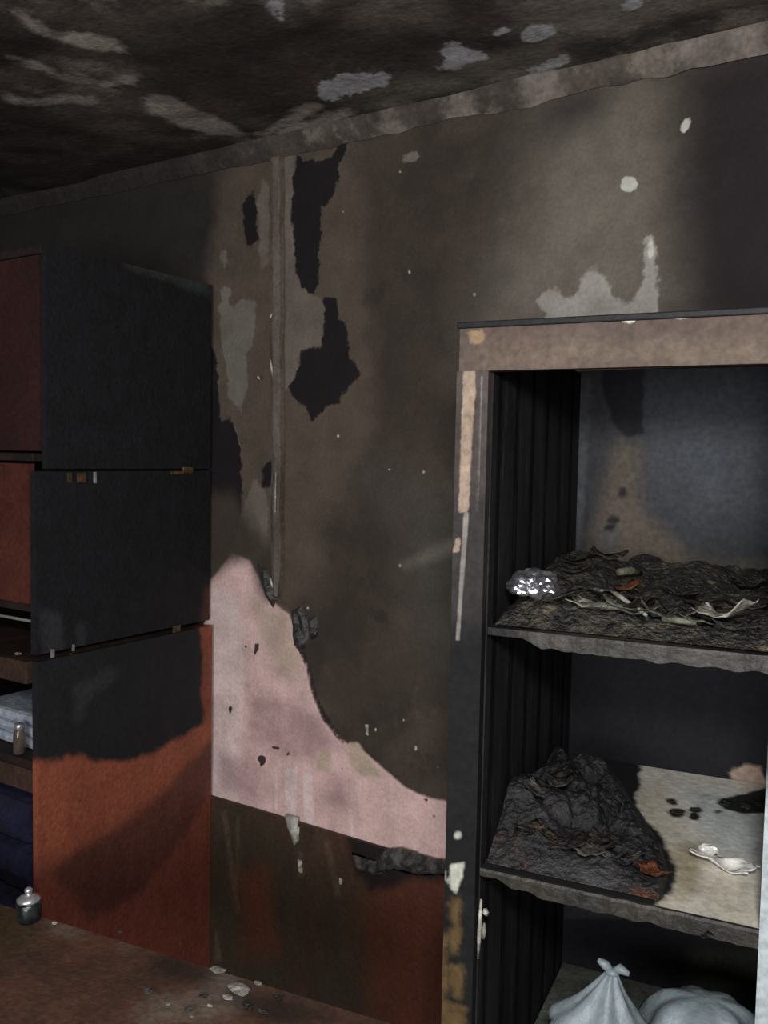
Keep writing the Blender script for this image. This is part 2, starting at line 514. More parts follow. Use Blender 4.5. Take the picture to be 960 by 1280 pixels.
M_dado = material('scorched_brown_paint', (78, 52, 42), (58, 44, 36), [
    ('green', (66, 60, 48), 0.08, 0.05, 6, 0.8), ('rust', (104, 58, 42), 0.06, 0.04, 6, 0.85),
    ('char', (26, 25, 28), 0.02, 0.02, 14, 0.9), ('streak', (108, 98, 80), 0.008, 0.006, 14, 0.5)],
    rough=0.55, spec=0.35, scale=7, bump=0.25, streak=(1, 1, 0.35), blotch=[((96, 84, 66), 5, 0.54, 0.7, 0.5), ((40, 34, 31), 6, 0.54, 0.68, 0.6)])
tag(slab('trim_2', (X0, -0.012, 0), (1, 0, 0), (0, 0, 1), X1 - X0, zb, 0.01, M_dado, None, dado_layers, 0.0125), kind='structure')

# ------------------------------------------------------------------ conduit on the wall
M_cond = material('smoked_conduit', (98, 88, 82), (74, 66, 60), rough=0.5, spec=0.4, scale=14, bump=0.3, streak=(1, 1, 0.3))
M_melt = material('melted_white_plastic', (188, 186, 178), (120, 116, 108), rough=0.35, spec=0.5, scale=30, bump=0.4)
pT = hit((346, 180), V3(0, -0.012, 0), WN); pB = hit((347, 745), V3(0, -0.012, 0), WN)
cx = pT[0]
cond = thing('cable_conduit', (cx, -0.012, pB[2]), 'narrow smoked vertical conduit running down the wall, melted open at its lower end', 'conduit')
cond_pts, cond_f = [], []
nz_ = 90
for i in range(nz_ + 1):
    z = CEIL - 0.055 + (pB[2] - CEIL + 0.055) * i / nz_
    wob = 0.0035 * noise.noise(Vector((z * 6, 3, 1)))
    hw = 0.020 + 0.005 * noise.noise(Vector((z * 11, 7, 1))) - (0.012 * max(0, i / nz_ - 0.9) * 10)
    dp = 0.016 + 0.004 * noise.noise(Vector((z * 9, 1, 5)))
    cxx = cx + (pB[0] - cx) * i / nz_ + wob
    cond_pts += [(cxx - hw, -0.003, z), (cxx - hw * 0.95, -0.003 - dp, z), (cxx - hw * 0.3, -0.004 - dp * 1.15, z), (cxx + hw * 0.8, -0.003 - dp, z), (cxx + hw, -0.003, z)]
for i in range(nz_):
    for j in range(4):
        cond_f.append([i * 5 + j, (i + 1) * 5 + j, (i + 1) * 5 + j + 1, i * 5 + j + 1])
cond_f.append([0, 1, 2, 3, 4]); cond_f.append([nz_ * 5 + j for j in (4, 3, 2, 1, 0)])
link('channel', cond_pts, cond_f, M_cond, cond)
for (xa, ya, xb, yb, r) in ((340, 392, 337, 402, 0.0035), (338, 448, 341, 470, 0.004), (323, 470, 324, 474, 0.005), (345, 590, 344, 640, 0.003), (338, 722, 341, 735, 0.004)):
    a = hit((xa, ya), V3(0, -0.024, 0), WN); b = hit((xb, yb), V3(0, -0.024, 0), WN)
    tube('melted_bead', [a, (a + b) / 2 + V3(0.002, -0.003, 0), b], [r * 0.6, r, r * 0.7], M_melt, cond, 8)

# sagging scraps of scorched wall coating, parts of the wall
M_scab = material('scorched_coating', (58, 53, 50), (34, 32, 33), rough=0.45, spec=0.5, scale=25, bump=0.5)
M_ash = material('grey_ash_crust', (92, 88, 84), (40, 39, 40), rough=0.7, scale=30, bump=0.6)


def wall_blob(name, poly, thick, mat, parent, off=0.0, seed=0, res=22):
    """lumpy crust bulging off the wall inside a pixel outline"""
    q = np.array([hit(p, V3(0, -off, 0), WN)[[0, 2]] for p in poly])
    lo, hi = q.min(0), q.max(0)
    g = np.stack(np.meshgrid(np.linspace(lo[0], hi[0], res), np.linspace(lo[1], hi[1], res)), -1).reshape(-1, 2)
    d = -sdf(g, q)
    verts, keep = [], {}
    mx = max(d.max(), 1e-6)
    for i, (p, dd) in enumerate(zip(g, d)):
        if dd > -mx * 0.25:
            hgt = thick * math.sqrt(max(0.0, dd) / mx) * (0.75 + 0.7 * noise.noise(Vector((p[0] * 40, p[1] * 40, seed))))
            keep[i] = len(verts)
            verts.append((p[0], -off - max(hgt, -0.002 if dd < 0 else 0.001), p[1]))
    faces = []
    for r in range(res - 1):
        for c in range(res - 1):
            ids = [r * res + c, r * res + c + 1, (r + 1) * res + c + 1, (r + 1) * res + c]
            if all(i in keep for i in ids): faces.append([keep[i] for i in ids])
    return link(name, verts, faces, mat, parent, True)


wall_blob('sagging_coating', [(365, 765), (376, 758), (384, 775), (386, 800), (378, 818), (368, 806)], 0.022, M_scab, wall, 0, 1)
wall_blob('sagging_coating', [(386, 772), (396, 770), (398, 795), (390, 800)], 0.02, M_scab, wall, 0, 2)
wall_blob('sagging_coating', [(322, 704), (334, 712), (346, 750), (342, 760), (332, 744)], 0.018, M_scab, wall, 0, 3)
wall_blob('charred_crust', [(440, 1068), (470, 1078), (480, 1064), (505, 1060), (530, 1072), (556, 1078), (560, 1092), (520, 1092), (490, 1084), (470, 1094), (448, 1088)], 0.03, M_ash, wall, 0.012, 4, 34)
for (pl, th, sd) in (([(356, 1018), (372, 1022), (374, 1050), (368, 1056), (360, 1035)], 0.014, 5), ([(372, 1074), (377, 1076), (378, 1092), (373, 1090)], 0.01, 6),
                     ([(456, 905), (461, 905), (461, 920), (457, 918)], 0.01, 7), ([(424, 1098), (428, 1099), (427, 1106), (424, 1105)], 0.008, 8)):
    wall_blob('melted_drip', pl, th, M_melt, wall, 0.012 if pl[0][1] > 1000 else 0, sd, 14)
# little specks of ash that caught on the wall
random.seed(4)
for (x, y) in ((500, 215), (520, 196), (429, 265), (512, 340), (593, 368), (423, 545), (487, 587), (530, 590), (590, 450), (628, 738), (500, 707), (548, 960),
               (543, 1020), (470, 912), (505, 900), (385, 760), (520, 935)):
    r = random.uniform(1.2, 2.2)
    wall_blob('ash_speck', ell(x, y, r, r * random.uniform(1, 2), 7), 0.006, M_melt, wall, 0.0, x, 8)

# ------------------------------------------------------------------ wall unit (side panel towards us, back on the far wall)
XB = hit((268, 700), V3(0, 0, 0), WN)[0]
SN = V3(1, 0, 0)


def side_px(px, x=XB): return hit(px, V3(x, 0, 0), SN)


z_top = side_px((50, 302))[2]
z_seam = side_px((150, 588))[2]
z_mid = side_px((87, 817))[2]
yf_up = side_px((60, 450))[1]; yf = side_px((47, 830))[1]
unit = thing('wall_unit', (XB - 0.45, (yf) / 2, 0), 'tall red-brown wooden wall unit with a charred black side and open shelves', 'wall unit')
char_side = {
    'char': [[(20, 200), (300, 200), (300, 860), (20, 870)]],
    'ember': [[(256, 735), (275, 735), (275, 800), (250, 795)]],
    'ash': [[(50, 760), (75, 770), (80, 815), (55, 820)], [(95, 780), (105, 780), (104, 812), (97, 812)]],
    'grey': [[(150, 318), (235, 332), (262, 352), (262, 372), (215, 348), (160, 334)]],
}
M_char = material('charred_unit_side', (122, 66, 46), (98, 52, 40), [
    ('char', (31, 31, 35), 0.01, 0.01, 16, 1.0, 0.75), ('ember', (88, 56, 42), 0.02, 0.01, 10, 0.8), ('ash', (66, 68, 72), 0.015, 0.01, 30, 0.5), ('grey', (62, 66, 66), 0.015, 0.02, 14, 0.7)],
    rough=0.6, spec=0.2, scale=7, bump=0.35, bscale=70)
base_side = {
    'fade': [[(40, 1080), (140, 1060), (268, 985), (300, 1000), (300, 1300), (40, 1300)]],
    'shadow_band': [[(275, 915), (268, 975), (235, 1040), (175, 1115), (110, 1152), (95, 1120), (62, 1092), (100, 1062), (150, 1035), (205, 990), (245, 945)]],  # diagonal shadow across the red side, painted into its colour
    'char': [[(10, 780), (246, 770), (254, 830), (250, 870), (252, 905), (225, 920), (190, 938), (150, 952), (100, 945), (10, 950)]],
    'ember': [[(246, 800), (262, 798), (262, 900), (246, 900)]],
    'ash': [[(95, 860), (145, 835), (150, 842), (110, 870), (96, 900)]],
}
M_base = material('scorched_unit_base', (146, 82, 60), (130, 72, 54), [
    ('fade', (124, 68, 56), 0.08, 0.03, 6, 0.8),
    ('shadow_band', (88, 54, 48), 0.024, 0.012, 10, 0.85), ('ember', (110, 58, 42), 0.02, 0.01, 14, 0.6), ('char', (31, 32, 36), 0.012, 0.016, 14, 1.0, 0.75),
    ('ash', (58, 60, 64), 0.02, 0.02, 25, 0.6)],
    rough=0.5, spec=0.3, scale=6, bump=0.25, bscale=70, streak=(1, 1, 0.4))
YB = -0.014
upx = XB - 0.006
slab('side_panel', (upx, yf_up, z_seam + 0.004), (0, 1, 0), (0, 0, 1), YB - yf_up, z_top - z_seam - 0.004, 0.02, M_char, unit, char_side, 0.0125)
slab('side_panel', (upx, yf, z_mid + 0.012), (0, 1, 0), (0, 0, 1), YB - yf, z_seam - z_mid - 0.014, 0.02, M_char, unit, char_side, 0.0125)
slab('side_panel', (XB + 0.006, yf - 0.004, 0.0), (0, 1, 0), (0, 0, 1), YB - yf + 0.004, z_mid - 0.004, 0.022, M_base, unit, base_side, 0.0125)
M_red = material('smoked_red_wood', (92, 42, 32), (70, 32, 27), rough=0.55, spec=0.3, scale=6, bump=0.2, streak=(1, 1, 0.3))
M_dark = material('smoke_blackened_wood', (44, 32, 30), (30, 25, 26), rough=0.7, scale=8, bump=0.3)
M_shelfw = material('smoked_brown_board', (72, 54, 46), (50, 38, 34), rough=0.6, scale=8, bump=0.25)
UW = 0.95
XL = XB - UW
ax = ((1, 0, 0), (0, 1, 0), (0, 0, 1))
box('top_panel', (XL, yf_up, z_top - 0.02), *ax, UW - 0.028, YB - yf_up, 0.02, M_dark, unit, 0.002)
box('back_panel', (XL, YB - 0.006, 0.05), *ax, UW - 0.03, 0.006, z_top - 0.08, M_dark, unit)
box('side_panel', (XL - 0.022, yf, 0), *ax, 0.02, YB - yf, z_top, M_dark, unit, 0.002)


def fr(px, y): return hit(px, V3(0, y, 0), V3(0, 1, 0))


zd0 = fr((20, 566), yf_up)[2]
door_l = {'ember': [[(-80, 250), (52, 250), (52, 420), (30, 470), (-80, 480)]], 'gap': [[(52, 200), (80, 200), (80, 600), (58, 600)]]}
M_doorA = material('smoked_red_door', (56, 32, 30), (44, 27, 27), [('gap', (30, 24, 25), 0.012, 0.005, 12, 0.9)], rough=0.6, spec=0.25, scale=5, bump=0.2)
M_doorB = material('red_brown_door', (84, 44, 36), (68, 36, 31), rough=0.55, spec=0.25, scale=5, bump=0.2)
# doors of the upper and middle section
dw = 0.44
for k in range(2):
    xr = XB - 0.03 - k * (dw + 0.006)
    d = slab('door', (xr - dw, yf_up - 0.002, zd0 + 0.006), (1, 0, 0), (0, 0, 1), dw, z_top - zd0 - 0.03, 0.018, M_doorA, unit, door_l, 0.03)
    tube('handle', [(xr - dw * (0.9 if k == 0 else 0.1), yf_up - 0.004, zd0 + 0.1), (xr - dw * (0.9 if k == 0 else 0.1), yf_up - 0.03, zd0 + 0.12),
                    (xr - dw * (0.9 if k == 0 else 0.1), yf_up - 0.03, zd0 + 0.2), (xr - dw * (0.9 if k == 0 else 0.1), yf_up - 0.004, zd0 + 0.22)], 0.005, M_dark, d, 8)
box('shelf', (XL, yf + 0.01, zd0 - 0.02), *ax, UW - 0.03, YB - yf - 0.02, 0.02, M_dark, unit, 0.002)
zd1 = fr((20, 752), yf)[2]
for k in range(2):
    xr = XB - 0.03 - k * (dw + 0.006)
    d = slab('door', (xr - dw, yf - 0.002, zd1), (1, 0, 0), (0, 0, 1), dw, zd0 - 0.026 - zd1, 0.018, M_doorB, unit)
    tube('handle', [(xr - dw * (0.9 if k == 0 else 0.1), yf - 0.004, zd1 + 0.08), (xr - dw * (0.9 if k == 0 else 0.1), yf - 0.03, zd1 + 0.1),
                    (xr - dw * (0.9 if k == 0 else 0.1), yf - 0.03, zd1 + 0.18), (xr - dw * (0.9 if k == 0 else 0.1), yf - 0.004, zd1 + 0.2)], 0.005, M_dark, d, 8)
box('shelf', (XL, yf + 0.004, zd1 - 0.022), *ax, UW - 0.03, YB - yf - 0.02, 0.02, M_dark, unit, 0.002)
# worktop of the base
M_alu = material('bright_metal_strip', (196, 196, 198), rough=0.3, metal=0.6, spec=0.5, bump=0.05)
wt0 = fr((20, 853), yf - 0.02)[2]
wtop = box('worktop', (XL - 0.02, yf - 0.02, wt0), *ax, UW + 0.002, YB - yf + 0.016, z_mid - 0.004 - wt0, M_shelfw, unit, 0.003)
zs = fr((20, 771), yf + 0.1)[2]
ms = box('niche_shelf', (XL, yf + 0.1, zs - 0.008), *ax, UW - 0.075, 0.3, 0.008, M_dark, unit, 0.001)
box('edge_strip', (XL, yf + 0.096, zs - 0.007), *ax, UW - 0.075, 0.004, 0.007, M_alu, ms)
zsh = fr((20, 946), yf)[2]
box('shelf', (XL, yf, zsh - 0.022), *ax, UW - 0.022, YB - yf - 0.02, 0.022, M_dark, unit, 0.002)
zdr = fr((20, 985), yf)[2]
rail = box('rail', (XL, yf, zdr), *ax, UW - 0.022, 0.02, zsh - 0.024 - zdr, M_shelfw, unit, 0.002)
zsh2 = 0.42
box('shelf', (XL, yf, zsh2 - 0.022), *ax, UW - 0.022, YB - yf - 0.02, 0.022, M_dark, unit, 0.002)
for k in range(2):
    xr = XB - 0.02 - k * (dw + 0.008)
    d = slab('door', (xr - dw, yf - 0.002, 0.06), (1, 0, 0), (0, 0, 1), dw, zsh2 - 0.09, 0.018, M_doorB, unit)
box('plinth', (XL, yf + 0.03, 0.0), *ax, UW - 0.03, 0.02, 0.055, M_dark, unit)
# exposed fittings along the joint
M_brass = material('scorched_brass', (128, 102, 72), (80, 62, 46), rough=0.35, metal=0.5, spec=0.5, scale=40)
for (x, y, w_, h_, mt) in ((88, 597, 2.5, 6, M_brass), (103, 597, 5, 6, M_brass), (120, 597, 1.4, 7, M_alu), (222, 591, 7, 2.0, M_brass), (236, 588, 6, 4, M_brass),
                           (67, 817, 1.8, 5, M_alu), (90, 822, 1.3, 5, M_brass), (93, 810, 1.0, 4, M_alu), (222, 789, 4, 6, M_brass)):
    p = side_px((x, y), XB); q = side_px((x + w_, y + h_), XB)
    hy = abs(q[1] - p[1]); hz = abs(q[2] - p[2])
    box('fitting', (XB - 0.008, p[1] - hy, p[2] - hz), *ax, 0.007, hy * 2, hz * 2, mt, unit, 0.0008)

# ------------------------------------------------------------------ steel cabinet
AL = math.radians(7.4)
CU = V3(math.cos(AL), math.sin(AL), 0); CV = V3(-math.sin(AL), math.cos(AL), 0); CZ = V3(0, 0, 1)
P0 = EYE + ray(588, 415) / FPX * 1.385
P0g = P0.copy(); P0g[2] = 0


def cab(u, v, z): return P0g + CU * u + CV * v + CZ * z


def cfront(px, v=0.0):
    p = hit(px, cab(0, v, 0), CV) - P0g
    return p @ CU, p[2]


def cleft(px, u):
    p = hit(px, cab(u, 0, 0), CU) - P0g
    return p @ CV, p[2]


def cflat(px, z):
    p = hit(px, cab(0, 0, z), CZ) - P0g
    return p @ CU, p @ CV


UI = cfront((607, 600))[0]             # inner edge of the left post
UO = -0.021                            # outer edge
UR = cfront((952, 1100))[0]            # inner edge of the right post
URO = UR + 0.034
DEP = cleft((721, 600), UI)[0]
ZT = cfront((600, 410))[1]
ZH = cfront((700, 461))[1]
Z1 = 0.5 * (cfront((650, 796))[1] + cfront((955, 815))[1])    # top of the upper shelf, front
Z1b = 0.5 * (cfront((650, 810))[1] + cfront((955, 842))[1])
Z2b = 0.5 * (cfront((600, 1104))[1] + cfront((850, 1170))[1])
Z2 = Z2b + 0.026
Z3 = 0.60
print('cabinet', UI, UR, DEP, ZT, ZH, Z1, Z1b, Z2, Z2b)
cabinet = thing('steel_cabinet', cab((UO + URO) / 2, DEP / 2, 0), 'tall doorless off-white steel cabinet, burnt out, with debris on its shelves', 'cabinet')

M_head = material('scorched_header', (90, 78, 71), (78, 68, 63), [
    ('pale', (108, 94, 83), 0.02, 0.008, 10, 0.8), ('stain', (92, 78, 70), 0.03, 0.02, 12, 0.8), ('bare', (160, 136, 106), 0.004, 0.006, 40, 0.8), ('glint', (220, 220, 205), 0.002, 0.003, 80, 1.0)],
    rough=0.7, spec=0.15, scale=9, bump=0.05)
head_l = {'pale': [[(640, 432), (960, 420), (960, 452), (640, 458)], [(600, 430), (640, 445), (640, 460), (600, 460)]],
          'stain': [[(610, 405), (680, 400), (660, 430), (615, 435)], [(860, 388), (960, 384), (960, 410), (880, 412)]],
          'bare': [[(588, 416), (602, 414), (603, 425), (590, 428)]],
          'glint': [ell(785, 401, 8, 2), ell(850, 396, 10, 1.2)]}
slab('header', cab(UO + 0.004, -0.001, ZH), CU, CZ, URO - UO - 0.008, ZT - ZH, 0.022, M_head, cabinet, head_l, 0.006)
M_black = material('burnt_black_steel', (24, 23, 25), (17, 17, 19), rough=0.6, scale=10)
box('top_panel', cab(UO, -0.006, ZT), CU, CV, CZ, URO - UO, DEP + 0.02, 0.010, M_black, cabinet, 0.002)

M_post = material('blistered_post', (78, 70, 67), (62, 56, 55), [('dim', (54, 51, 52), 0.08, 0.03, 9, 0.9),
    ('char', (28, 28, 29), 0.05, 0.05, 9, 0.95), ('ochre', (112, 90, 56), 0.008, 0.014, 26, 0.65), ('ash', (200, 202, 190), 0.003, 0.004, 30, 0.9),
    ('highlight_line', (150, 142, 138), 0.0015, 0.001, 40, 0.8), ('flake', (158, 140, 124), 0.0018, 0.003, 60, 0.95)],
    rough=0.7, spec=0.15, scale=12, bump=0.05)
post_l = {'dim': [[(530, 600), (640, 600), (640, 1320), (530, 1320)]], 'flake': [[(581, 440), (594, 440), (593, 500), (589, 560), (587, 600), (585, 640), (574, 640), (576, 560)],
                    [(570, 675), (576, 672), (574, 690), (566, 690)]],
          'char': [[(530, 800), (640, 760), (640, 1320), (530, 1320)]],
          'highlight_line': [[(601, 470), (603, 470), (597, 640), (595, 640)], [(580, 640), (586, 640), (574, 800), (570, 800)]],  # thin highlights along the post painted as pale lines
          'ochre': [[(549, 1180), (558, 1170), (558, 1300), (548, 1300)], [(564, 1130), (575, 1125), (576, 1170), (566, 1190)], [(565, 1205), (577, 1210), (574, 1245), (566, 1245)],
                    [(564, 1255), (580, 1262), (580, 1300), (562, 1300)]],
          'ash': [[(562, 1080), (580, 1078), (578, 1095), (569, 1115), (556, 1100), (553, 1085), (563, 1105)], ell(572, 1044, 4, 4)]}
slab('post', cab(UO, 0, 0.06), CU, CZ, UI - UO, ZH - 0.06, 0.02, M_post, cabinet, post_l, 0.005)
M_postr = material('pale_post', (170, 180, 184), (158, 168, 172), [('char', (40, 38, 38), 0.03, 0.02, 12, 0.95)], rough=0.45, spec=0.4, scale=10, bump=0.05)
slab('post', cab(UR, 0, 0.06), CU, CZ, URO - UR, ZH - 0.06, 0.02, M_postr, cabinet, {'char': [[(930, 440), (1000, 440), (1000, 985), (930, 985)]]}, 0.008)

# left side: outer skin and ribbed inner lining
box('side_panel', cab(UO, 0.02, 0.0), CU, CV, CZ, 0.006, DEP, ZT - 0.001, M_black, cabinet, 0.001)
M_lin = material('charred_lining', (42, 41, 43), (27, 28, 31), [('ash', (84, 86, 90), 0.006, 0.008, 25, 0.5), ('rust', (86, 62, 52), 0.02, 0.02, 14, 0.5)],
                 rough=0.7, spec=0.15, scale=7, bump=0.12, streak=(4, 4, 0.5), blotch=[((78, 76, 78), 9, 0.56, 0.7, 0.5), ((70, 54, 50), 6, 0.58, 0.7, 0.4)])
lin_l = {'ash': [[(644, 500), (647, 500), (646, 590), (643, 590)], [(672, 560), (678, 560), (676, 600), (672, 600)], [(632, 620), (640, 620), (640, 700), (630, 700)]],  # ash layer also holds a thin upright glint painted pale grey
         'rust': [[(690, 630), (712, 620), (712, 690), (694, 690)]]}


def ribs(ab):
    a = ab[:, 0]
    return 0.006 * np.clip(np.sin(a * 2 * math.pi / 0.1) * 3, -1, 1)


slab('lining', cab(UI - 0.004, DEP, 0.06), -CV, CZ, DEP - 0.021, ZT - 0.07, 0.006, M_lin, cabinet, lin_l, 0.0125, ribs)
box('side_panel', cab(UR + 0.02, 0.02, 0.0), CU, CV, CZ, 0.014, DEP, ZT - 0.001, M_postr, cabinet, 0.001)
# back
back_l = {'blue': [[(800, 490), (950, 480), (960, 640), (860, 650), (800, 580)]],
          'tan': [[(740, 690), (762, 600), (775, 545), (800, 560), (800, 640), (860, 700), (960, 715), (960, 745), (860, 735), (770, 715)]],
          'pale': [[(722, 470), (738, 468), (735, 540), (728, 640), (722, 700)], [(752, 660), (775, 660), (770, 690), (752, 695)]],
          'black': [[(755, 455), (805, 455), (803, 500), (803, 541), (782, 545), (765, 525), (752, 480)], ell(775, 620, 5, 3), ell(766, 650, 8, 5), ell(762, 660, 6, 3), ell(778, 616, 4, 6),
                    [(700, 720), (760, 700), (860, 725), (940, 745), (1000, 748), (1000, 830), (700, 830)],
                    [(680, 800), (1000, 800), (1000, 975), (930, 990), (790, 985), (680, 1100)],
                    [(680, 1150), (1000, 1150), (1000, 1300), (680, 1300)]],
          'beige': [[(914, 966), (930, 955), (952, 958), (956, 1002), (930, 995)]],
          'green': [[(860, 1190), (950, 1190), (950, 1240), (860, 1235)]]}
M_back = material('smoked_back_panel', (50, 51, 54), (42, 43, 46), [
    ('blue', (72, 76, 83), 0.10, 0.03, 6, 0.85), ('tan', (98, 88, 78), 0.035, 0.02, 9, 0.85), ('pale', (80, 82, 86), 0.008, 0.006, 20, 0.7),
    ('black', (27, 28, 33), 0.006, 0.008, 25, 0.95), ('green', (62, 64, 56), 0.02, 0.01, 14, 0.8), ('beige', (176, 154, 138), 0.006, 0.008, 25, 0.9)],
    rough=0.7, spec=0.15, scale=6, bump=0.05, streak=(1, 1, 0.5))
slab('back_panel', cab(UI, DEP, 0.06), CU, CZ, UR + 0.018 - UI, ZT - 0.065, 0.008, M_back, cabinet, back_l, 0.008)
box('base', cab(UO + 0.008, 0.022, 0.0), CU, CV, CZ, URO - UO - 0.024, DEP - 0.02, 0.055, M_black, cabinet, 0.002)

# shelves
UIN, UINR = UI + 0.006, UR + 0.014
M_s1 = material('charred_shelf', (44, 42, 42), (30, 30, 32), [('tan', (98, 88, 76), 0.03, 0.02, 14, 0.7)], rough=0.55, scale=14, bump=0.5)
M_lip1 = material('smoked_shelf_edge', (62, 58, 55), (44, 42, 40), rough=0.5, spec=0.4, scale=16, bump=0.3)
s1 = slab('shelf', cab(UIN, 0.012, Z1), CU, CV, UINR - UIN, DEP - 0.016, 0.012, M_s1, cabinet, {'tan': [[(690, 790), (800, 775), (880, 790), (870, 805), (720, 800)]]}, 0.01)
ul = cfront((648, 800))[0]


def ragged_edge(name, u0, u1, v, ztop, zbot, mat, parent, taper=0.0, seed=0, n=70, amp=0.003):
    vs2, fs2 = [], []
    for i in range(n + 1):
        t = i / n
        u = u0 + (u1 - u0) * t
        tp = min(1.0, t / taper) if taper else 1.0
        a = amp * noise.noise(Vector((u * 50, seed, 1))); b = amp * 1.6 * noise.noise(Vector((u * 38, seed, 5)))
        zb2 = ztop - (ztop - zbot) * (0.35 + 0.65 * tp) + b
        for p in ((v + 0.004, ztop), (v - 0.002 + a, ztop), (v - 0.004 + a, ztop - 0.004), (v - 0.003 + a, zb2), (v + 0.004, zb2)):
            vs2.append(cab(u, p[0], p[1]))
    for i in range(n):
        for j in range(5):
            fs2.append([i * 5 + j, i * 5 + (j + 1) % 5, (i + 1) * 5 + (j + 1) % 5, (i + 1) * 5 + j])
    fs2.append([0, 4, 3, 2, 1]); fs2.append([n * 5 + j for j in range(5)])
    o = link(name, vs2, fs2, mat, parent)
    return o


ragged_edge('front_edge', ul, UINR - 0.014, 0.008, Z1 + 0.001, Z1b, M_lip1, s1, 0.1, 1)
M_s2 = material('half_burnt_white_shelf', (236, 232, 222), (226, 222, 212), [
    ('stain', (160, 144, 110), 0.02, 0.02, 12, 0.8), ('yellow', (214, 200, 168), 0.03, 0.02, 9, 0.4), ('tint', (216, 226, 228), 0.04, 0.02, 8, 0.7), ('rust', (150, 92, 48), 0.014, 0.012, 16, 0.85),
    ('char', (30, 29, 32), 0.006, 0.010, 18, 1.0, 0.7)], rough=0.35, spec=0.45, scale=8, bump=0.12)
s2_l = {'char': [[(560, 860), (800, 900), (797, 985), (792, 1010), (830, 1050), (842, 1090), (838, 1118), (815, 1135), (790, 1135), (830, 1150), (850, 1170), (870, 1200), (560, 1200)],
                 [(900, 1000), (960, 985), (962, 1015), (930, 1017), (905, 1010)], ell(845, 1016, 10, 5), ell(870, 1012, 6, 3), ell(868, 1020, 4, 4), ell(840, 1002, 6, 3, rot=0.4), ell(897, 1015, 4, 2),
                 [(874, 1168), (888, 1164), (890, 1170), (882, 1176), (876, 1175)], ell(932, 1174, 3, 2), [(845, 1158), (960, 1188), (960, 1220), (845, 1190)]],
        'stain': [[(850, 1055), (876, 1055), (874, 1115), (850, 1125)]],
        'yellow': [[(790, 975), (830, 985), (860, 1040), (880, 1080), (850, 1150), (815, 1130)], [(880, 1080), (950, 1110), (950, 1180), (880, 1150)]],
        'tint': [[(860, 985), (960, 1000), (960, 1090), (890, 1050)]],
        'rust': [[(770, 1122), (800, 1115), (815, 1130), (805, 1146), (775, 1142)]]}
s2 = slab('shelf', cab(UIN, 0.012, Z2), CU, CV, UINR - UIN, DEP - 0.016, 0.012, M_s2, cabinet, s2_l, 0.005)
M_lip2 = material('scorched_shelf_edge', (54, 51, 45), (36, 35, 34), rough=0.5, spec=0.4, scale=16, bump=0.4)
ragged_edge('front_edge', UIN, UINR - 0.014, 0.008, Z2 + 0.001, Z2b, M_lip2, s2, 0.25, 2)
M_s3 = material('grey_green_shelf', (96, 100, 92), (66, 68, 64), rough=0.5, scale=10, bump=0.3)
slab('shelf', cab(UIN, 0.012, Z3), CU, CV, UINR - UIN, DEP - 0.016, 0.015, M_s3, cabinet)
slab('shelf', cab(UIN, 0.012, 0.38), CU, CV, UINR - UIN, DEP - 0.016, 0.015, M_s3, cabinet)
# bare melted strips at the foot of the left post
for (xa, ya, xb, yb, r) in ((597, 1130, 593, 1205, 0.004), (602, 1142, 604, 1150, 0.006), (601, 1160, 600, 1180, 0.004)):
    u1, z1 = cfront((xa, ya), -0.002); u2, z2 = cfront((xb, yb), -0.002)
    tube('melted_drip', [cab(u1, 0.016, z1), cab((u1 + u2) / 2 + 0.001, 0.013, (z1 + z2) / 2), cab(u2, 0.016, z2)], [r * 0.5, r, r * 0.5], M_melt, cabinet, 8)

# ------------------------------------------------------------------ burnt goods on the shelves
M_debris = material('charred_debris', (66, 61, 53), (28, 27, 28), rough=0.45, spec=0.5, scale=30, bump=0.9, bscale=120, blotch=[((112, 104, 84), 16, 0.55, 0.66, 0.75), ((92, 66, 48), 12, 0.57, 0.68, 0.7), ((20, 20, 22), 20, 0.5, 0.6, 0.8)])
M_debrisb = material('charred_brown_debris', (58, 48, 40), (36, 32, 30), rough=0.5, spec=0.5, scale=30, bump=0.9, bscale=120)
M_debrisg = material('smoked_green_paper', (98, 98, 84), (64, 64, 56), rough=0.5, spec=0.45, scale=30, bump=0.5)
M_debrisw = material('ash_white_paper', (168, 164, 154), (116, 112, 104), rough=0.55, spec=0.4, scale=30, bump=0.4)
M_rustp = material('rust_brown_scrap', (112, 66, 42), (76, 48, 36), rough=0.6, scale=30, bump=0.5)


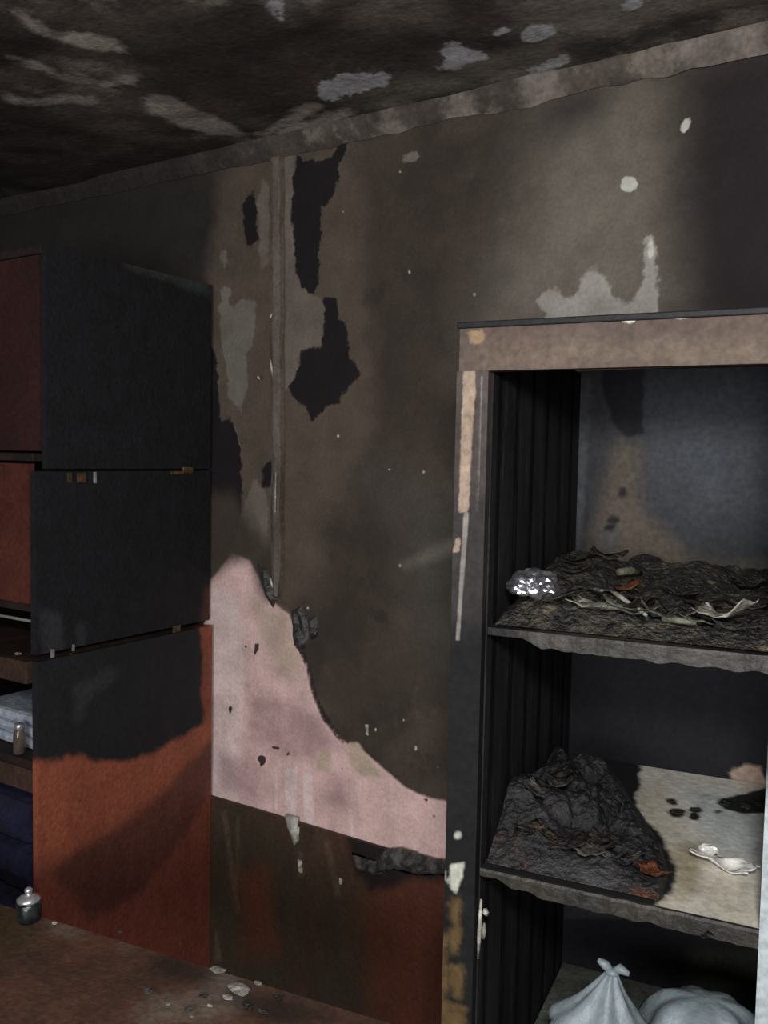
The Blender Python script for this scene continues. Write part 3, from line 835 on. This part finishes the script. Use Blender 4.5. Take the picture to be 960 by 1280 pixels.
def heap(name, z, poly_px, peak, mat, label, seed, nu=110, nv=90, front=0.05, rough_amp=0.5):
    """lumpy mound of burnt matter on a shelf, outline given on the shelf plane"""
    q = np.array([cflat(p, z) for p in poly_px])
    lo, hi = q.min(0), q.max(0)
    lo = np.maximum(lo, (UIN + 0.004, 0.024)); hi = np.minimum(hi, (UR + 0.004, DEP - 0.012))
    uu = np.linspace(lo[0], hi[0], nu); vv = np.linspace(lo[1], hi[1], nv)
    g = np.stack(np.meshgrid(uu, vv), -1).reshape(-1, 2)
    d = -sdf(g, q)
    hs = np.zeros(len(g))
    for i, (p, dd) in enumerate(zip(g, d)):
        if dd <= 0: continue
        env = min(min(1.0, dd / 0.05) ** 0.6, min(1.0, (p[1] - 0.024) / front) ** 0.8) if p[1] > 0.0241 else 0.0
        pk = peak(p[0], p[1]) if callable(peak) else peak
        n1 = noise.noise(Vector((p[0] * 11, p[1] * 11, seed)))
        n3 = noise.noise(Vector((p[0] * 110, p[1] * 90, seed + 7)))
        wq = Vector((p[0] + 0.012 * noise.noise(Vector((p[0] * 30, p[1] * 30, 1))), p[1] + 0.012 * noise.noise(Vector((p[0] * 30, p[1] * 30, 9))), 0.0))
        c1 = noise.voronoi(Vector((wq.x * 20, wq.y * 15, seed)))[0][0]
        c2 = noise.voronoi(Vector((wq.x * 52, wq.y * 40, seed + 2)))[0][0]
        l1 = math.sqrt(max(0.0, 1 - min(1.0, c1 * 1.15) ** 2)); l2 = math.sqrt(max(0.0, 1 - min(1.0, c2 * 1.15) ** 2))
        hs[i] = max(0.002, env * (pk * (0.5 + rough_amp * 0.5 * n1) + 0.028 * rough_amp * l1 * (0.4 + 12 * pk) + 0.011 * rough_amp * l2 + 0.004 * rough_amp * n3))
    verts = [cab(p[0], p[1], z + 0.0015 + h) for p, h in zip(g, hs)]
    faces = []
    for r in range(nv - 1):
        for c in range(nu - 1):
            ids = [r * nu + c, r * nu + c + 1, (r + 1) * nu + c + 1, (r + 1) * nu + c]
            if max(hs[i] for i in ids) > 0: faces.append(ids)
    used = sorted({i for f in faces for i in f})
    mp_ = {i: k for k, i in enumerate(used)}
    o = link(name, [verts[i] for i in used], [[mp_[i] for i in f] for f in faces], mat, None, False)
    tag(o, label, 'debris', None, 'stuff')
    return o, (g, hs, q)


def back_rise(u, v):
    t = (v / DEP)
    left = max(0.0, 1 - (u - UIN) / 0.30)
    return 0.012 + 0.05 * t + 0.055 * left * (0.4 + 0.6 * t)


h1, H1 = heap('charred_debris_heap', Z1, [(600, 830), (640, 800), (760, 806), (1010, 826), (1010, 735), (850, 735), (700, 735), (640, 740)], back_rise, M_debris,
              'black crust of burnt paper covering the upper shelf', 11, rough_amp=0.75)


def bundle_peak(u, v):
    h = 0.035 + 0.05 * (v / DEP) * max(0, 1 - (u - UIN) / 0.3)
    for (x, y, r, k) in ((640, 1035, 0.06, 0.05), (700, 1010, 0.07, 0.05), (720, 1090, 0.08, 0.035), (790, 1090, 0.06, 0.045), (650, 1090, 0.06, 0.03)):
        bu, bv = cflat((x, y), Z2 + 0.05)
        h += k * math.exp(-(((u - bu) / r) ** 2 + ((v - bv) / (r * 1.2)) ** 2))
    return h


M_heap2 = material('charred_bundle', (46, 44, 45), (25, 25, 28), [('rust', (120, 72, 40), 0.02, 0.014, 30, 0.85), ('ashy', (82, 81, 82), 0.03, 0.03, 25, 0.4)], rough=0.45, spec=0.45, scale=22, bump=0.8, bscale=110, blotch=[((96, 95, 98), 14, 0.55, 0.68, 0.6), ((72, 56, 46), 11, 0.56, 0.68, 0.6), ((20, 20, 23), 13, 0.5, 0.6, 0.8)])
h2, H2 = heap('charred_debris_heap', Z2, [(590, 1120), (600, 1040), (680, 970), (775, 985), (800, 1025), (826, 1060), (836, 1098), (826, 1124), (800, 1138), (740, 1132), (680, 1118)], bundle_peak, M_heap2,
              'black melted heap of burnt bundles on the white lower shelf, rust brown at one end', 23, front=0.16, rough_amp=1.2)
q2 = np.array([EYE * 0 + np.array(v.co) for v in h2.data.vertices])
for attr, c, r in (('rust', (800, 1118), 0.05), ('ashy', (720, 1085), 0.06)):
    cu_, cv2 = cflat(c, Z2 + 0.03)
    cp = cab(cu_, cv2, Z2 + 0.03)
    at = h2.data.attributes.new(attr, 'FLOAT', 'POINT')
    at.data.foreach_set('value', (np.linalg.norm(q2 - cp, axis=1) - r).astype(np.float32))


def heap_z(Hd, u, v, rad=0.0):
    g, hs, _ = Hd
    d = ((g - (u, v)) ** 2).sum(1)
    return hs[d <= max(rad * rad, d.min() + 1e-9)].max()


def scrap(name, u, v, z, size, aspect, rz, tilt, curl, mat, seed, label, cat, group, n=7):
    """one curled scrap of burnt sheet"""
    rnd = random.Random(seed)
    A = CU * math.cos(rz) + CV * math.sin(rz)
    B = -CU * math.sin(rz) + CV * math.cos(rz)
    verts = []
    low = 1e9
    for side in (0, 1):
        for i in range(n):
            for j in range(n):
                s = (i / (n - 1) - 0.5); t = (j / (n - 1) - 0.5)
                edge = 1.0 + 0.3 * noise.noise(Vector((s * 4 + seed, t * 4, 1.0)))
                x = s * size * edge; y = t * size * aspect * edge
                h = curl * size * (s * s * 2.2) + tilt * x + 0.12 * size * noise.noise(Vector((s * 3 + seed, t * 3, 2))) + (0 if side == 0 else 0.0012)
                low = min(low, h)
                verts.append((x, y, h))
    verts = [cab(u, v, z) + A * x + B * y + CZ * (h - low) for x, y, h in verts]
    faces = []
    m = n * n
    for i in range(n - 1):
        for j in range(n - 1):
            a = [i * n + j, (i + 1) * n + j, (i + 1) * n + j + 1, i * n + j + 1]
            faces.append(a[::-1]); faces.append([m + k for k in a])
    ring = [i * n for i in range(n)] + [(n - 1) * n + j for j in range(1, n)] + [i * n + n - 1 for i in range(n - 2, -1, -1)] + [j for j in range(n - 2, 0, -1)]
    for k in range(len(ring)):
        a, b = ring[k], ring[(k + 1) % len(ring)]
        faces.append([a, b, m + b, m + a])
    o = link(name, verts, faces, mat, None, True)
    return tag(o, label, cat, group)


random.seed(12)
SCR = [(760, 790, M_debrisg, 'g'), (790, 778, M_debrisg, 'g'), (735, 768, M_debrisw, 'w'), (810, 800, M_debrisg, 'g'), (860, 790, M_debrisg, 'g'), (905, 778, M_debrisw, 'w'),
       (700, 790, M_debrisg, 'g'), (830, 770, M_debrisb, 'b'), (880, 765, M_debrisb, 'b'), (780, 745, M_rustp, 'r'), (930, 790, M_debrisb, 'b'), (720, 745, M_debrisb, 'b'),
       (690, 760, M_debris, 'k'), (850, 755, M_debris, 'k'), (800, 755, M_debrisb, 'b'), (940, 765, M_debris, 'k'), (670, 780, M_debris, 'k'), (745, 800, M_debrisb, 'b'),
       (655, 725, M_debris, 'k'), (640, 745, M_debrisb, 'b'), (700, 725, M_debris, 'k'), (760, 728, M_debris, 'k'), (895, 800, M_debris, 'k'), (945, 742, M_debrisb, 'b')]
def where(u, v):
    if u < UIN + 0.12: return 'beside the crumpled foil' if v < 0.3 else 'piled against the ribbed lining'
    if v > 0.36: return 'heaped along the cabinet back'
    if u > UINR - 0.1: return 'by the pale post'
    return 'along the front edge of the upper shelf' if v < 0.14 else 'midway across the upper shelf'


LBL = {'g': ('grey-green scrap of singed paper ', 'singed green paper scraps'), 'w': ('ash white curl of paper ', 'ash white paper curls'),
       'b': ('dark brown scorched paper scrap ', 'brown scorched scraps'), 'r': ('rust coloured curled scrap ', None), 'k': ('black burnt paper scrap ', 'black burnt scraps')}
for i, (x, y, mt, kd) in enumerate(SCR):
    u, v = cflat((x, y), Z1 + 0.03)
    u = min(max(u, UIN + 0.05), UINR - 0.06); v = min(max(v, 0.06), DEP - 0.06)
    sz = random.uniform(0.04, 0.085)
    z = Z1 + heap_z(H1, u, v, sz * 0.4)
    scrap('paper_scrap', u, v, z, sz, random.uniform(0.35, 0.9), random.uniform(-0.6, 0.6), random.uniform(-0.25, 0.25), random.uniform(0.1, 0.5),
          mt, i + 1, LBL[kd][0] + where(u, v), 'paper', LBL[kd][1] and LBL[kd][1] + ' ' + where(u, v))
# burnt leaves on the lower heap
LOW = [(645, 1010, M_ash, 'ash grey burnt leaf'), (640, 1060, M_debris, 'black burnt leaf'), (700, 1000, M_debris, 'black burnt leaf'), (722, 1078, M_ash, 'ash grey burnt leaf'),
       (752, 1040, M_debrisb, 'brown burnt leaf'), (775, 1080, M_debris, 'black burnt leaf'), (675, 1100, M_debrisb, 'brown burnt leaf'), (740, 1115, M_ash, 'ash grey burnt leaf'),
       (800, 1112, M_rustp, 'rust brown burnt leaf'), (690, 1048, M_debrisb, 'brown burnt leaf')]
for i, (x, y, mt, lb) in enumerate(LOW):
    u, v = cflat((x, y), Z2 + 0.06)
    u = min(max(u, UIN + 0.06), UINR - 0.06); v = min(max(v, 0.07), DEP - 0.08)
    sz = random.uniform(0.035, 0.06)
    scrap('burnt_leaf', u, v, Z2 + heap_z(H2, u, v, sz * 0.45), sz, random.uniform(0.4, 0.9), random.uniform(-1.2, 1.2), random.uniform(-0.4, 0.4), random.uniform(0.1, 0.5),
          mt, 140 + i, lb + ' on the heap over the white shelf', 'paper', lb.replace('leaf', 'leaves') + ' on the lower heap')
# rolled paper edges standing out of the crust
for i, (xa, ya, xb, yb, mt, r) in enumerate(((735, 762, 808, 782, M_debrisw, 0.003), (772, 750, 800, 745, M_debrisg, 0.006), (700, 792, 760, 800, M_debrisg, 0.005), (820, 792, 870, 788, M_debrisg, 0.004))):
    ua, va = cflat((xa, ya), Z1 + 0.02); ub, vb = cflat((xb, yb), Z1 + 0.02)
    va = max(va, 0.05); vb = max(vb, 0.05)
    va = min(va, DEP - 0.05); vb = min(vb, DEP - 0.05)
    za = Z1 + heap_z(H1, ua, va, 0.035) + r * 1.0; zb_ = Z1 + heap_z(H1, ub, vb, 0.035) + r * 1.0
    o = tube('rolled_paper', [cab(ua, va, za), cab((ua + ub) / 2, (va + vb) / 2, max(za, zb_)), cab(ub, vb, zb_)], [r, r * 1.3, r * 0.8], mt, None, 10)
    tag(o, ['thin white paper roll lying across the upper shelf debris', 'short grey-green paper roll at the back of the upper shelf', 'grey-green paper roll at the front of the upper shelf',
            'slim grey-green paper roll in the middle of the upper shelf'][i], 'paper roll')

# crumpled foil
M_foil = material('crumpled_foil', (214, 216, 224), (150, 152, 160), rough=0.22, metal=0.9, spec=0.6, scale=40, bump=0.1, fine=0.1)


def crumple(name, u, v, z, ru, rv, rz_, mat, seed, amp=0.45, sub=4, smooth=False):
    bm = bmesh.new()
    bmesh.ops.create_icosphere(bm, subdivisions=sub, radius=1.0)
    low = 1e9
    pts = []
    for vt in bm.verts:
        d = vt.co.normalized()
        k = 1 + amp * noise.noise(d * 2.4 + Vector((seed, 0, 0))) + amp * 0.6 * abs(noise.noise(d * 6 + Vector((0, seed, 0)))) + amp * 0.3 * noise.noise(d * 11 + Vector((seed, seed, 0)))
        pts.append((d.x * ru * k, d.y * rv * k, max(d.z, -0.7) * rz_ * k)); low = min(low, pts[-1][2])
    for vt, p in zip(bm.verts, pts):
        w = cab(u, v, z) + CU * p[0] + CV * p[1] + CZ * (p[2] - low)
        vt.co = tuple(w)
    me = bpy.data.meshes.new(name); bm.to_mesh(me); bm.free()
    if smooth: me.polygons.foreach_set('use_smooth', [True] * len(me.polygons))
    me.materials.append(mat)
    o = bpy.data.objects.new(name, me); COL.objects.link(o)
    return o


u, v = cflat((652, 788), Z1)
u = max(u, UIN + 0.06)
v = max(v, 0.06)
tag(crumple('crumpled_foil', u, v, Z1 + heap_z(H1, u, v, 0.034), 0.038, 0.034, 0.024, M_foil, 5, 0.3, 4), 'shiny crumpled ball of foil at the left post on the upper shelf', 'foil')
# crumpled clear film on the white shelf
M_film = material('crumpled_white_film', (226, 224, 218), (206, 204, 198), rough=0.2, spec=0.6, scale=30, bump=0.3, fine=0.1)
u, v = cflat((905, 1085), Z2)
scrap('plastic_film', u, v, Z2 + 0.001, 0.10, 0.5, -0.35, 0.0, 0.12, M_film, 77, 'crumpled glossy white film lying on the white lower shelf', 'film', None, 14)
u, v = cflat((886, 1072), Z2)
tag(crumple('melted_lump', u, v, Z2 + 0.008, 0.012, 0.010, 0.008, M_film, 31, 0.5, 3), 'small shiny white lump on the film on the lower shelf', 'lump')
for i, (x, y, s) in enumerate(((845, 1017, 0.022), (869, 1013, 0.016), (838, 1003, 0.014), (882, 1172, 0.02), (905, 1006, 0.03), (932, 1009, 0.03), (950, 1008, 0.025))):
    u, v = cflat((x, y), Z2)
    if u < UINR - 0.02:
        scrap('burnt_flake', u, min(v, DEP - 0.03), Z2 + 0.001, s, 0.6, 0.3 * i, 0.0, 0.15, M_debris, 60 + i, 'black burnt flake lying on the clean white part of the shelf', 'flake', 'flakes on the white shelf', 5)

# tied plastic bag
M_bag = material('white_plastic_bag', (146, 158, 164), (126, 138, 144), rough=0.4, spec=0.45, scale=12, bump=0.3, fine=0.12)


def bag(name, px_top, v, z0, rad, label, seed, knot=True, flat=False):
    p = hit(px_top, cab(0, v, 0), CV)
    pu = (p - P0g) @ CU
    H = p[2] - z0 - 0.002
    t = thing(name, cab(pu, v, z0 + 0.002), label, 'bag')
    n, rows = 48, 26
    verts, faces = [], []
    for i in range(rows):
        s = i / (rows - 1)
        r = rad * (math.sin(math.pi * min(1, 0.12 + s * 0.95)) ** 0.7 if s < 0.55 else 1.0)
        if s >= 0.55:
            q = (s - 0.55) / 0.45
            r = rad * ((1 - q) ** 1.15 * 0.93 + 0.11) if not flat else rad * (0.2 + 0.84 * math.sqrt(1 - q * q))
        if i == 0: r = rad * 0.55
        for k in range(n):
            a = 2 * math.pi * k / n
            pl = 1 + (0.05 + 0.22 * s * s) * math.sin(a * 7 + 3 * noise.noise(Vector((s * 2, seed, 0)))) * 0.5 + 0.16 * noise.noise(Vector((math.cos(a) * 1.5, math.sin(a) * 1.5, s * 3 + seed))) + \
                0.05 * noise.noise(Vector((math.cos(a) * 5, math.sin(a) * 5, s * 9 + seed))) + 0.05 * abs(noise.noise(Vector((math.cos(a) * 9, math.sin(a) * 9, s * 5 + seed)))) + (0.25 * max(0.0, math.cos(a - 2.9)) * math.exp(-((s - 0.62) / 0.14) ** 2) if knot else 0)
            lean = 0.02 * s * s
            verts.append(cab(pu - 0.02 + lean + r * pl * math.cos(a), v + r * 0.8 * pl * math.sin(a), z0 + 0.002 + H * s * 0.9))
    for i in range(rows - 1):
        for k in range(n):
            faces.append([i * n + k, i * n + (k + 1) % n, (i + 1) * n + (k + 1) % n, (i + 1) * n + k])
    faces.append(list(range(n))[::-1]); faces.append([(rows - 1) * n + k for k in range(n)])
    link('bag_body', verts, faces, M_bag, t, True)
    if knot:
        zt = z0 + 0.002 + H * 0.9
        lathe('knot', cab(pu, v, zt - 0.006), [(0.006, 0), (0.013, 0.004), (0.013, 0.009), (0.007, 0.013)], M_bag, t, 12)
        for sgn, ln in ((1, 0.038), (-1, 0.03)):
            pts = [cab(pu, v, zt + 0.002), cab(pu + sgn * ln * 0.4, v - 0.004, zt + 0.012), cab(pu + sgn * ln * 0.8, v - 0.008, zt + 0.008 + 0.012 * (sgn < 0))]
            tube('bag_ear', pts, [0.005, 0.009, 0.004], M_bag, t, 8)
    return t


bag('plastic_bag', (766, 1196), 0.22, Z3, 0.085, 'white tied plastic bag with a knotted top on the bottom shelf of the cabinet', 3)
bag('plastic_bag', (885, 1236), 0.36, Z3, 0.10, 'bulging grey-white plastic bag without a knot beside the knotted bag', 8, False, True)

# ------------------------------------------------------------------ table
TZ = 0.74
M_table = material('scorched_tabletop', (104, 74, 60), (82, 62, 52), [('ash', (140, 130, 118), 0.03, 0.03, 14, 0.6), ('olive', (78, 66, 46), 0.04, 0.03, 10, 0.7), ('soot', (44, 38, 35), 0.03, 0.02, 14, 0.7)],
                   rough=0.5, spec=0.35, scale=9, bump=0.3)
ta = hit((52, 1146), V3(0, 0, TZ), V3(0, 0, 1)); tb = hit((395, 1251), V3(0, 0, TZ), V3(0, 0, 1))
TD = (tb - ta) / np.linalg.norm(tb - ta)
TNV = np.array([TD[1], -TD[0], 0])         # towards the camera
t_left = ta - TD * 0.62
TL = float((hit((512, 1290), V3(0, 0, TZ), V3(0, 0, 1)) - t_left) @ TD)
TWD = 0.62
print('table', ta, tb, t_left, t_left + TD * TL)
table = thing('low_table', (t_left + TD * TL / 2 + TNV * TWD / 2) * V3(1, 1, 0), 'brown wooden table dusted with ash in front of the wall unit', 'table')
tab_l = {'ash': [[(270, 1205), (300, 1215), (320, 1240), (300, 1262), (260, 1270), (180, 1275), (190, 1250), (250, 1240)], [(60, 1150), (100, 1160), (95, 1172), (60, 1165)], [(150, 1160), (165, 1165), (160, 1185)]],
         'olive': [[(-30, 1120), (35, 1135), (40, 1180), (-30, 1200)]],
         'soot': [[(300, 1225), (330, 1240), (420, 1275), (330, 1280), (290, 1255)], [(200, 1195), (280, 1215), (250, 1230), (200, 1220)]]}
slab('tabletop', t_left + TNV * TWD, TD, -TNV, TL, TWD, 0.028, M_table, table, tab_l, 0.01)
leg_m = material('dark_table_wood', (70, 44, 34), (52, 34, 28), rough=0.5, scale=8)
for a in (0.05, TL - 0.10):
    for b in (0.05, TWD - 0.10):
        box('leg', (t_left + TD * a + TNV * b) * V3(1, 1, 0), TD, TNV, CZ, 0.05, 0.05, TZ - 0.03, leg_m, table, 0.003)
for b in (0.06, TWD - 0.08):
    box('apron', (t_left + TD * 0.1 + TNV * b) * V3(1, 1, 0) + CZ * (TZ - 0.12), TD, TNV, CZ, TL - 0.2, 0.02, 0.09, leg_m, table, 0.002)
for a in (0.06, TL - 0.08):
    box('apron', (t_left + TD * a + TNV * 0.1) * V3(1, 1, 0) + CZ * (TZ - 0.12), TD, TNV, CZ, 0.02, TWD - 0.2, 0.09, leg_m, table, 0.002)


def table_pt(px): return hit(px, V3(0, 0, TZ), V3(0, 0, 1))


def flake(name, p, size, mat, seed, label, cat, group):
    vs3, fs3 = [], []
    n = 9
    for side in (0, 1):
        for k in range(n):
            a = 2 * math.pi * k / n
            r = size * (0.7 + 0.6 * abs(noise.noise(Vector((math.cos(a) * 2 + seed, math.sin(a) * 2, 1)))))
            h = 0.0008 + 0.35 * size * abs(noise.noise(Vector((math.cos(a) + seed, math.sin(a), 5)))) + side * 0.0015
            vs3.append((p[0] + r * math.cos(a), p[1] + r * 0.7 * math.sin(a), p[2] + h))
        vs3.append((p[0], p[1], p[2] + 0.0008 + side * (0.0015 + size * 0.18)))
    for k in range(n):
        k2 = (k + 1) % n
        fs3.append([n, k2, k]); fs3.append([2 * n + 1, n + 1 + k, n + 1 + k2]); fs3.append([k, k2, n + 1 + k2, n + 1 + k])
    return tag(link(name, vs3, fs3, mat, None), label, cat, group)


for i, (x, y, s, mt) in enumerate(((272, 1214, 0.02, 0), (298, 1238, 0.03, 0), (285, 1248, 0.014, 0), (322, 1230, 0.01, 0), (255, 1245, 0.012, 1), (236, 1262, 0.012, 1), (262, 1258, 0.006, 0),
                                   (210, 1256, 0.006, 0), (150, 1165, 0.008, 1), (68, 1155, 0.008, 0), (240, 1272, 0.006, 0), (185, 1240, 0.012, 1), (330, 1265, 0.012, 1), (348, 1248, 0.012, 2), (310, 1258, 0.016, 2))):
    p = table_pt((x, y))
    flake('ash_flake', p, s, (M_melt, M_ash, M_debris)[mt], i * 3.1, ('pale ash flake lying on the brown table', 'grey ash flake lying on the brown table', 'black ash flake lying on the brown table')[mt],
          'ash flake', ('pale flakes on the table', 'grey flakes on the table', 'black flakes on the table')[mt])

# small metal tin with shiny lid on the table edge
M_tin = material('smoked_tin', (96, 104, 104), (58, 62, 62), rough=0.25, metal=0.8, spec=0.5, scale=25, bump=0.2, fine=0.15)
p = table_pt((36, 1150))
tin = thing('metal_tin', p + V3(0, 0, 0.001), 'small smoked metal tin with a shiny knob lid on the table edge', 'tin')
lathe('tin_body', p + V3(0, 0, 0.001), [(0.024, 0), (0.026, 0.004), (0.026, 0.038), (0.023, 0.042)], M_tin, tin)
lathe('tin_lid', p + V3(0, 0, 0.043), [(0.024, 0), (0.025, 0.005), (0.016, 0.012), (0.006, 0.015), (0.008, 0.02), (0.008, 0.026), (0.003, 0.03)], M_alu, tin)

# ------------------------------------------------------------------ things on the wall unit's shelves
M_cloth = material('pale_blue_cloth', (170, 178, 190), (140, 148, 164), rough=0.8, scale=14, bump=0.3)
M_blue = material('dark_blue_cloth', (34, 34, 62), (28, 28, 46), rough=0.9, scale=14, bump=0.3)


def folded(name, x0, x1, y0, y1, z0, h, mat, label, layers_, seed):
    """stack of folded cloth: one rounded, slightly wavy layer per fold"""
    t = thing(name, ((x0 + x1) / 2, (y0 + y1) / 2, z0), label, 'cloth')
    hh = h / layers_
    for k in range(layers_):
        n, m_ = 16, 10
        vs4, fs4 = [], []
        prof_ = [(0.0, 0.0), (-0.35, 0.12), (-0.5, 0.5), (-0.35, 0.88), (0.0, 1.0)]
        for i in range(n + 1):
            x = x0 + (x1 - x0) * i / n
            w = 0.12 * hh * noise.noise(Vector((x * 20, k, seed)))
            ring_ = [(y0 + a * hh + hh * 0.5, z0 + hh * (k + b) * 0.985 + (w if 0 < b < 1 else 0)) for a, b in prof_] + [(y1, z0 + hh * (k + 0.99) * 0.985), (y1, z0 + hh * (k + 0.01) * 0.985)]
            for y, z in ring_: vs4.append((x, y, z))
        c = 7
        for i in range(n):
            for j in range(c):
                fs4.append([i * c + j, i * c + (j + 1) % c, (i + 1) * c + (j + 1) % c, (i + 1) * c + j])
        fs4.append(list(range(c))); fs4.append([n * c + j for j in range(c)][::-1])
        link('fold', vs4, fs4, mat, t, False)
    return t


xi = XB - 0.03
ztopc = fr((20, 890), yf + 0.05)[2]
folded('folded_cloth', xi - 0.30, xi, yf + 0.05, yf + 0.35, zsh + 0.001, ztopc - zsh, M_cloth, 'stack of folded pale blue cloth on the open shelf of the wall unit', 3, 2)
jx = fr((25, 930), yf + 0.02)
jar = thing('glass_jar', (jx[0], yf + 0.018, zsh + 0.001), 'small smoky glass jar in front of the pale blue cloth', 'jar')
M_glass = material('smoky_jar', (96, 84, 76), (70, 62, 56), rough=0.1, spec=0.6, scale=20, bump=0.05, fine=0.1)
lathe('jar_body', (jx[0], yf + 0.018, zsh + 0.001), [(0.012, 0), (0.015, 0.004), (0.015, 0.05), (0.011, 0.062), (0.010, 0.066)], M_glass, jar)
lathe('jar_lid', (jx[0], yf + 0.018, zsh + 0.067), [(0.012, 0), (0.0125, 0.002), (0.0125, 0.012), (0.010, 0.014)], M_alu, jar)
z3b = zsh2
folded('folded_cloth', xi - 0.34, xi - 0.075, yf + 0.04, yf + 0.34, z3b + 0.001, fr((10, 990), yf + 0.04)[2] - z3b - 0.005, M_blue, 'dark blue folded cloth on the lowest open shelf of the wall unit', 3, 9)
# burnt bits in the niche above the worktop
for i, (x, y) in enumerate(((27, 786), (37, 800), (27, 808))):
    p = fr((x, y), yf + 0.03)
    zt_ = z_mid - 0.004
    flake('ash_flake', V3(p[0], yf + 0.02 + 0.04 * i, zt_ + 0.001), 0.014, M_melt, 70 + i, 'pale melted flake on the worktop of the wall unit', 'ash flake', 'flakes on the worktop')
